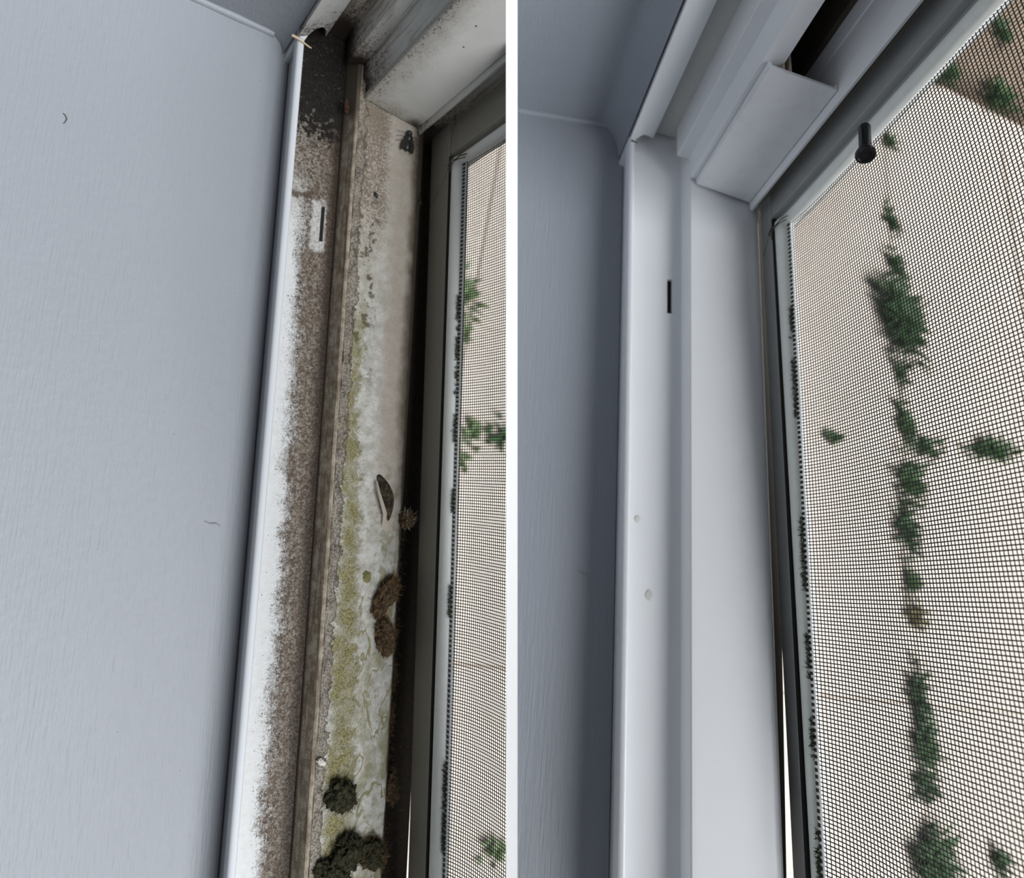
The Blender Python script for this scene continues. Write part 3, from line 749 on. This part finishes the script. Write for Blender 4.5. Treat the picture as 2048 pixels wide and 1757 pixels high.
# torn sealant at the lip ends
def strand(name, half, label, cat, pts, r, mat, n=5):
    vs, fs = tube(pts, r, n); return tag(build(name, half, vs, fs, mat, None, 1.2), label, cat)
tan = m_plain('tan_sealant', (.50, .38, .25), 1, .7, .25, .15)
strand('sealant_shred', L, 'tan shred of torn sealant at the top of the mouldy frame\'s lip', 'sealant',
       [(-5.4, -6.6, -.6), (-4.4, -4.6, .6), (-3.6, -2.2, .9), (-2.6, .2, 1.0), (-1.6, 2.4, 1.4), (-1.0, 3.6, 2.0)], lambda s: .85 * (1 - .55 * s) + .18 * nz(s * 9, 2), tan, 6)
strand('sealant_shred', R, 'dark crack of torn sealant at the top of the clean frame\'s lip', 'sealant',
       [(-5.3, -2.2, .2), (-4.9, -.8, .5), (-4.3, .8, .5), (-4.0, 1.6, .3)], lambda s: .5 * (1 - .5 * s), m_plain('dark_sealant', (.03, .026, .022), SR, .7, .2, 0))

# cobwebs at the screen corners
web = m_plain('grey_cobweb', (.10, .09, .07), 1, .8, .3, 0)
def cobweb(half, os, tc, uc, label, extra, s=1.0):
    root = empty('cobweb', half.m); tag(root, label, 'cobweb')
    z = os - 1.6
    P = [[(tc + 1, z - .6, uc - 9), (tc - 1, z - 1, uc - 5), (tc + .5, z - 1.2, uc), (tc + .3, z - 1.2, uc + 5), (tc + .8, z, uc + 10)],
         [(tc - 4, z, uc - 6), (tc - 1, z - 1, uc - 5), (tc + 2, z - .6, uc - 6.5), (tc + 5, z, uc - 7)],
         [(tc + 1.6, z - .4, uc - 8), (tc + 1.4, z - 1.5, uc), (tc + 1.8, z - 1.3, uc + 4), (tc + 2.4, z - .1, uc + 9)]] + extra
    for i, p in enumerate(P):
        vs, fs = tube(p, (.42, .36, .34, .17, .17, .15)[min(i, 5)] * s, 5); build('thread', half, vs, fs, web, root, 1.5)
cobweb(L, 85, 51.5, 34, 'dark cobweb knotted at the mouldy window\'s screen corner',
       [[(50.5, 82.6, 29), (42, 82.8, 27), (30, 83.6, 28), (24, 84.2, 30), (18, 82, 32)], [(52, 82.6, 28), (60, 83, 20), (68, 84, 8), (72, 84.5, 2)]])
cobweb(R, 78.5, 53.0, 17, 'dark cobweb knotted at the clean window\'s screen corner',
       [[(52, 76.6, 9), (58, 77.4, 3), (62, 78, -2)]], .9)

# ------------------------------------------------------------------ black pin on the clean window's screen
def lathe(name, prof, mat, parent, n=28):
    vs, fs = [], []
    for z, r in prof:
        for i in range(n): vs.append((r * cos(2 * pi * i / n), r * sin(2 * pi * i / n), z))
    for j in range(len(prof) - 1):
        for i in range(n):
            a, b = j * n + i, j * n + (i + 1) % n; fs.append((a, b, b + n, a + n))
    fs.append(tuple(range(n))); fs.append(tuple((len(prof) - 1) * n + i for i in range(n)))
    return mesh_mm(name, vs, fs, None, mat, parent, .5)
def cray(x, y, d): return Vector(((x - PX) / FPX * d, (y - PY) / FPX * d, d))
pa, pb = cray(1729, 254, .300), cray(1731, 313, .288)
zax = (A @ (pb - pa)).normalized(); xax = zax.orthogonal().normalized(); yax = zax.cross(xax)
pm = Matrix((xax, yax, zax)).transposed().to_4x4(); pm.translation = wpt(pa)
pin = empty('screen_pin', pm); tag(pin, 'black plastic pin with a flared end on the clean window\'s screen', 'pin')
ln = (pb - pa).length * 1000
pmat = m_plain('black_plastic', (.010, .010, .012), 1, .3, .1, .03, (.25, .25, .25), .5)
lathe('shaft', [(-.2, 1.6), (0, 2.5), (.5, 2.75), (ln * .72, 2.75), (ln * .76, 2.9)], pmat, pin)
lathe('flange', [(ln * .76, 2.9), (ln * .84, 4.0), (ln * .9, 4.5), (ln * .97, 4.5), (ln, 4.2), (ln + .05, 3.2), (ln - .5, 2.9)], pmat, pin)

# ------------------------------------------------------------------ outdoor paving under the windows
def ground(x, y, z=0.0):
    d = A @ Vector(((x - PX) / FPX, (y - PY) / FPX, 1)); k = (z - CAM_H) / d.z
    return CAM + d * k
g0 = ground(1806, 892); ga = (ground(1858, 1700) - g0); ga.z = 0; ga.normalize(); gb = Vector((-ga.y, ga.x, 0))
if gb.dot(ground(2027, 905) - g0) < 0: gb = -gb
gm = Matrix((ga, gb, Vector((0, 0, 1)))).transposed().to_4x4()
if gm.determinant() < 0: gm = Matrix((ga, gb, Vector((0, 0, -1)))).transposed().to_4x4()
def gmat(name, ca, cb, sc, bumpd):
    g = G(name, 1.0, .85, .2); n = g.noise(.02, 5); n2 = g.noise(.004, 3)
    c = g.mix(n2, ca, cb); c = g.mix(g.mul(g.ss(n, .45, .7), .35), c, tuple(x * .82 for x in ca)); g.bump(n, bumpd, .6); return g.col(c)
slabm = gmat('pink_beige_paving', (.72, .635, .55), (.80, .715, .63), .02, 2)
soil = gmat('brown_soil', (.24, .18, .125), (.36, .28, .21), .02, 6)
bed_m = gmat('sandy_bedding', (.70, .615, .53), (.76, .68, .59), .02, 4)
pav = bpy.data.meshes.new('floor'); S_ = 6.0
pav.from_pydata([tuple(g0 + ga * a + gb * b + Vector((0, 0, z))) for z in (-.06, -.004) for a, b in ((-S_, -S_), (S_, -S_), (S_, S_), (-S_, S_))], [],
                [(0, 1, 2, 3), (4, 5, 6, 7), (0, 1, 5, 4), (1, 2, 6, 5), (2, 3, 7, 6), (3, 0, 4, 7)])
floor = link('floor', pav, Matrix(), None, bed_m); tag(floor, 'pink-beige outdoor paving seen through the insect screens', 'paving', kind='structure')
sl = 1.15
bm = bmesh.new(); bmesh.ops.create_cube(bm, size=1.0); bmesh.ops.scale(bm, vec=(sl - .010, sl - .010, .04), verts=bm.verts)
bmesh.ops.bevel(bm, geom=bm.edges[:], offset=.006, segments=1, affect='EDGES')
sme = bpy.data.meshes.new('paving_slab'); bm.to_mesh(sme); bm.free(); sme.materials.append(slabm)
rng = random.Random(3)
for i in range(-3, 3):
    for j in range(-4, 3):
        o = bpy.data.objects.new('paving_slab', sme); C.objects.link(o); o.parent = floor
        p = g0 + ga * ((i + .5) * sl) + gb * ((j + .5) * sl)
        mm = gm.copy(); mm.translation = (p.x, p.y, -.018 + rng.uniform(-.003, .003)); o.matrix_world = mm

leaf = []
for nm, a, b in (('weed_green', (.035, .10, .028), (.08, .17, .055)), ('weed_dark', (.022, .075, .022), (.06, .14, .045)), ('weed_dry', (.20, .19, .08), (.32, .25, .12)), ('weed_pale', (.15, .24, .10), (.27, .36, .18))):
    g = G(nm, 1.0, .6, .3); leaf.append(g.col(g.mix(g.noise(.05, 3), a, b)))
def weed(x, y, rx, ry, h, n, seed, mi, label, cat='weed', group='weeds in the paving joints', name='weed_tuft', z0=0.0):
    """rx across, ry along the joint, in metres"""
    rng = random.Random(seed); vs, fs = [], []
    for _ in range(n):
        r = min(1.0 if mi == 3 else 1.9, abs(rng.gauss(0, .85))); a = rng.uniform(0, 2 * pi)
        p = Vector((cos(a) * ry * r * .75, sin(a) * rx * r * .75, 0)); hd = Vector((cos(a), sin(a), 0)) * rng.uniform(.2, .6) + Vector((rng.uniform(-.5, .5), rng.uniform(-.5, .5), 0))
        l = h * rng.uniform(.6, 1.2); w = rng.uniform(.004, .009) * (1 + h * 6); sd = Vector((-hd.y, hd.x, 0)).normalized() * w
        k = len(vs)
        for s, ww in ((0, .5), (.4, 1), (.8, .6)):
            c = p + hd * l * s * s * .9 + Vector((0, 0, l * (s * .9 - s * s * .35))); vs.append(c - sd * ww); vs.append(c + sd * ww)
        vs.append(p + hd * l * .95 + Vector((0, 0, l * .5)))
        fs += [(k, k + 1, k + 3, k + 2), (k + 2, k + 3, k + 5, k + 4), (k + 4, k + 5, k + 6)]
    me = bpy.data.meshes.new(name); me.from_pydata([tuple(v) for v in vs], [], fs); me.shade_smooth()
    p = ground(x, y, z0)
    gx = ground(x + 30, y, z0) - ground(x - 30, y, z0); gx.z = 0; gx.normalize()      # tuft spread follows the joint it grows in
    mm = Matrix((Vector((gx.y, -gx.x, 0)), gx, Vector((0, 0, 1)))).transposed().to_4x4(); mm.translation = p
    o = link(name, me, mm, None, leaf[mi]); tag(o, label, cat, group); return o
W_ = [
    (1775, 285, .03, .04, .05, 60, 0, 'thin weed in the joint just below the black pin'),
    (1780, 445, .03, .08, .05, 70, 1, 'narrow weed in the joint above the biggest tuft'),
    (1784, 530, .04, .06, .06, 70, 1, 'short weed touching the top of the biggest tuft'),
    (1790, 640, .085, .16, .12, 420, 1, 'biggest dark green weed tuft in the middle of the clean window\'s screen'),
    (1797, 750, .03, .07, .05, 60, 1, 'thin weed hanging below the biggest tuft'),
    (1806, 850, .04, .09, .06, 110, 0, 'weed where the two paving joints cross'),
    (1845, 895, .08, .04, .05, 80, 1, 'sparse weed just right of the joint crossing'),
    (1975, 900, .13, .030, .07, 200, 0, 'long flat weed in the joint at the right edge'),
    (1662, 876, .045, .018, .04, 45, 0, 'small weed in the joint left of the crossing'),
    (1815, 965, .06, .09, .07, 150, 0, 'weed tuft just below the joint crossing'),
    (1810, 1060, .05, .07, .06, 110, 1, 'loose weed ring second below the joint crossing'),
    (1820, 1165, .03, .07, .05, 70, 0, 'slim weed third below the joint crossing'),
    (1826, 1235, .035, .04, .05, 70, 2, 'dry yellowish weed fourth below the joint crossing'),
    (1833, 1400, .035, .10, .06, 100, 1, 'slim weed in the lower joint above the long one'),
    (1840, 1480, .04, .09, .07, 140, 0, 'long weed in the lower joint'),
    (1848, 1570, .06, .05, .05, 60, 1, 'sparse forked weed in the lower joint'),
    (1856, 1718, .07, .07, .09, 200, 0, 'dense round weed at the bottom of the lower joint'),
    (1992, 1722, .04, .04, .06, 50, 0, 'faint small weed in the lower right paving'),
    (928, 590, .05, .13, .06, 40, 3, 'green weed behind the mouldy window\'s screen, upper'),
    (925, 660, .03, .06, .05, 22, 3, 'short weed behind the mouldy window\'s screen, second from top'),
    (940, 872, .09, .05, .05, 34, 3, 'broad weed behind the mouldy window\'s screen, middle'),
    (1003, 876, .03, .04, .05, 30, 0, 'dark weed by the dividing strip behind the mouldy window\'s screen'),
    (916, 925, .03, .05, .04, 16, 3, 'small weed behind the mouldy window\'s screen, below the broad one'),
    (985, 1705, .04, .035, .04, 20, 3, 'faint weed behind the mouldy window\'s screen at the bottom'),
]
for i, w in enumerate(W_): weed(w[0], w[1], w[2] * 1.15, w[3] * 1.2, w[4] * 1.1, int(w[5] * 1.1), 100 + i, w[6], w[7])

# planting bed in the far corner
b0, b1, b2, b3 = ground(1790, 128), ground(2060, 262), ground(2300, -300), ground(1850, -330)
me = bpy.data.meshes.new('planting_bed')
N_ = 14
vs, fs = grid(N_, N_, lambda s, q: tuple((b0.lerp(b1, s)).lerp(b3.lerp(b2, s), q) + Vector((0, 0, .02 + .05 * min(1, q * 6) + .03 * nz(s * 6, q * 6)))))
k = len(vs); edge = list(range(N_ + 1))
vs += [(vs[i][0], vs[i][1], -.02) for i in edge]; fs += [(edge[i], edge[i + 1], k + i + 1, k + i) for i in range(N_)]
me.from_pydata(vs, [], fs); me.shade_smooth(); o = link('planting_bed', me, Matrix(), None, soil); tag(o, 'brown soil bed at the top right behind the clean window\'s screen', 'soil')
for i, (x, y, s, lab) in enumerate(((1990, 200, .12, 'green plant at the lower edge of the soil bed'), (1880, 150, .08, 'small green plant at the left end of the soil bed'), (1985, 70, .10, 'green plant in the upper part of the soil bed'), (1930, 30, .07, 'small plant at the top of the soil bed'))):
    weed(x, y, s, s * .9, .12, 150, 300 + i, (0, 1, 1, 0)[i], lab, 'plant', 'plants in the soil bed', 'bed_plant', .03)

# ------------------------------------------------------------------ small marks on the boards and the clean sill
def drop(t, o, u, r, seed, label):
    vs, fs = blob(r * 1.25, r, .22, seed, .12, 18, 8, 1.2); m = seat(R, t, o, u)
    ob = mesh_mm('dried_drop', vs, fs, m, m_drop); tag(ob, label, 'stain', 'dried drops')
m_drop = m_plain('dried_drop_grey', (.66, .65, .63), SR, .4, .05, 0)
drop(217, 9.2, -9.02, 1.5, 51, 'small pale dried drop beside the lip of the clean track')
drop(251.5, 15.4, -9.02, 1.9, 52, 'larger grey dried drop on the lower clean track')
fib = m_plain('dark_fibre', (.05, .048, .045), 1, .7, .1, 0)
strand('fibre', L, 'tiny curled dark fibre on the upper left of the pale board', 'fibre', [(71, -101, -22.7), (72, -100, -22.4), (73.4, -99.4, -22.3), (75, -99.8, -22.4), (76, -100.4, -22.7)], .22, fib)
strand('paint_scratch', L, 'faint raised scratch on the pale board beside the mouldy frame', 'scratch', [(262, -22, -22.9), (263.4, -19.5, -22.6), (263.2, -17, -22.6), (264.6, -14.5, -22.9)], .3, M['paint_l'])
strand('paint_scratch', R, 'faint raised scratch on the blue-grey board beside the clean frame', 'scratch', [(243, -17, -19.9), (244.6, -14.6, -19.6), (244.2, -12, -19.6), (246, -9.6, -19.9)], .3, M['paint_r'])
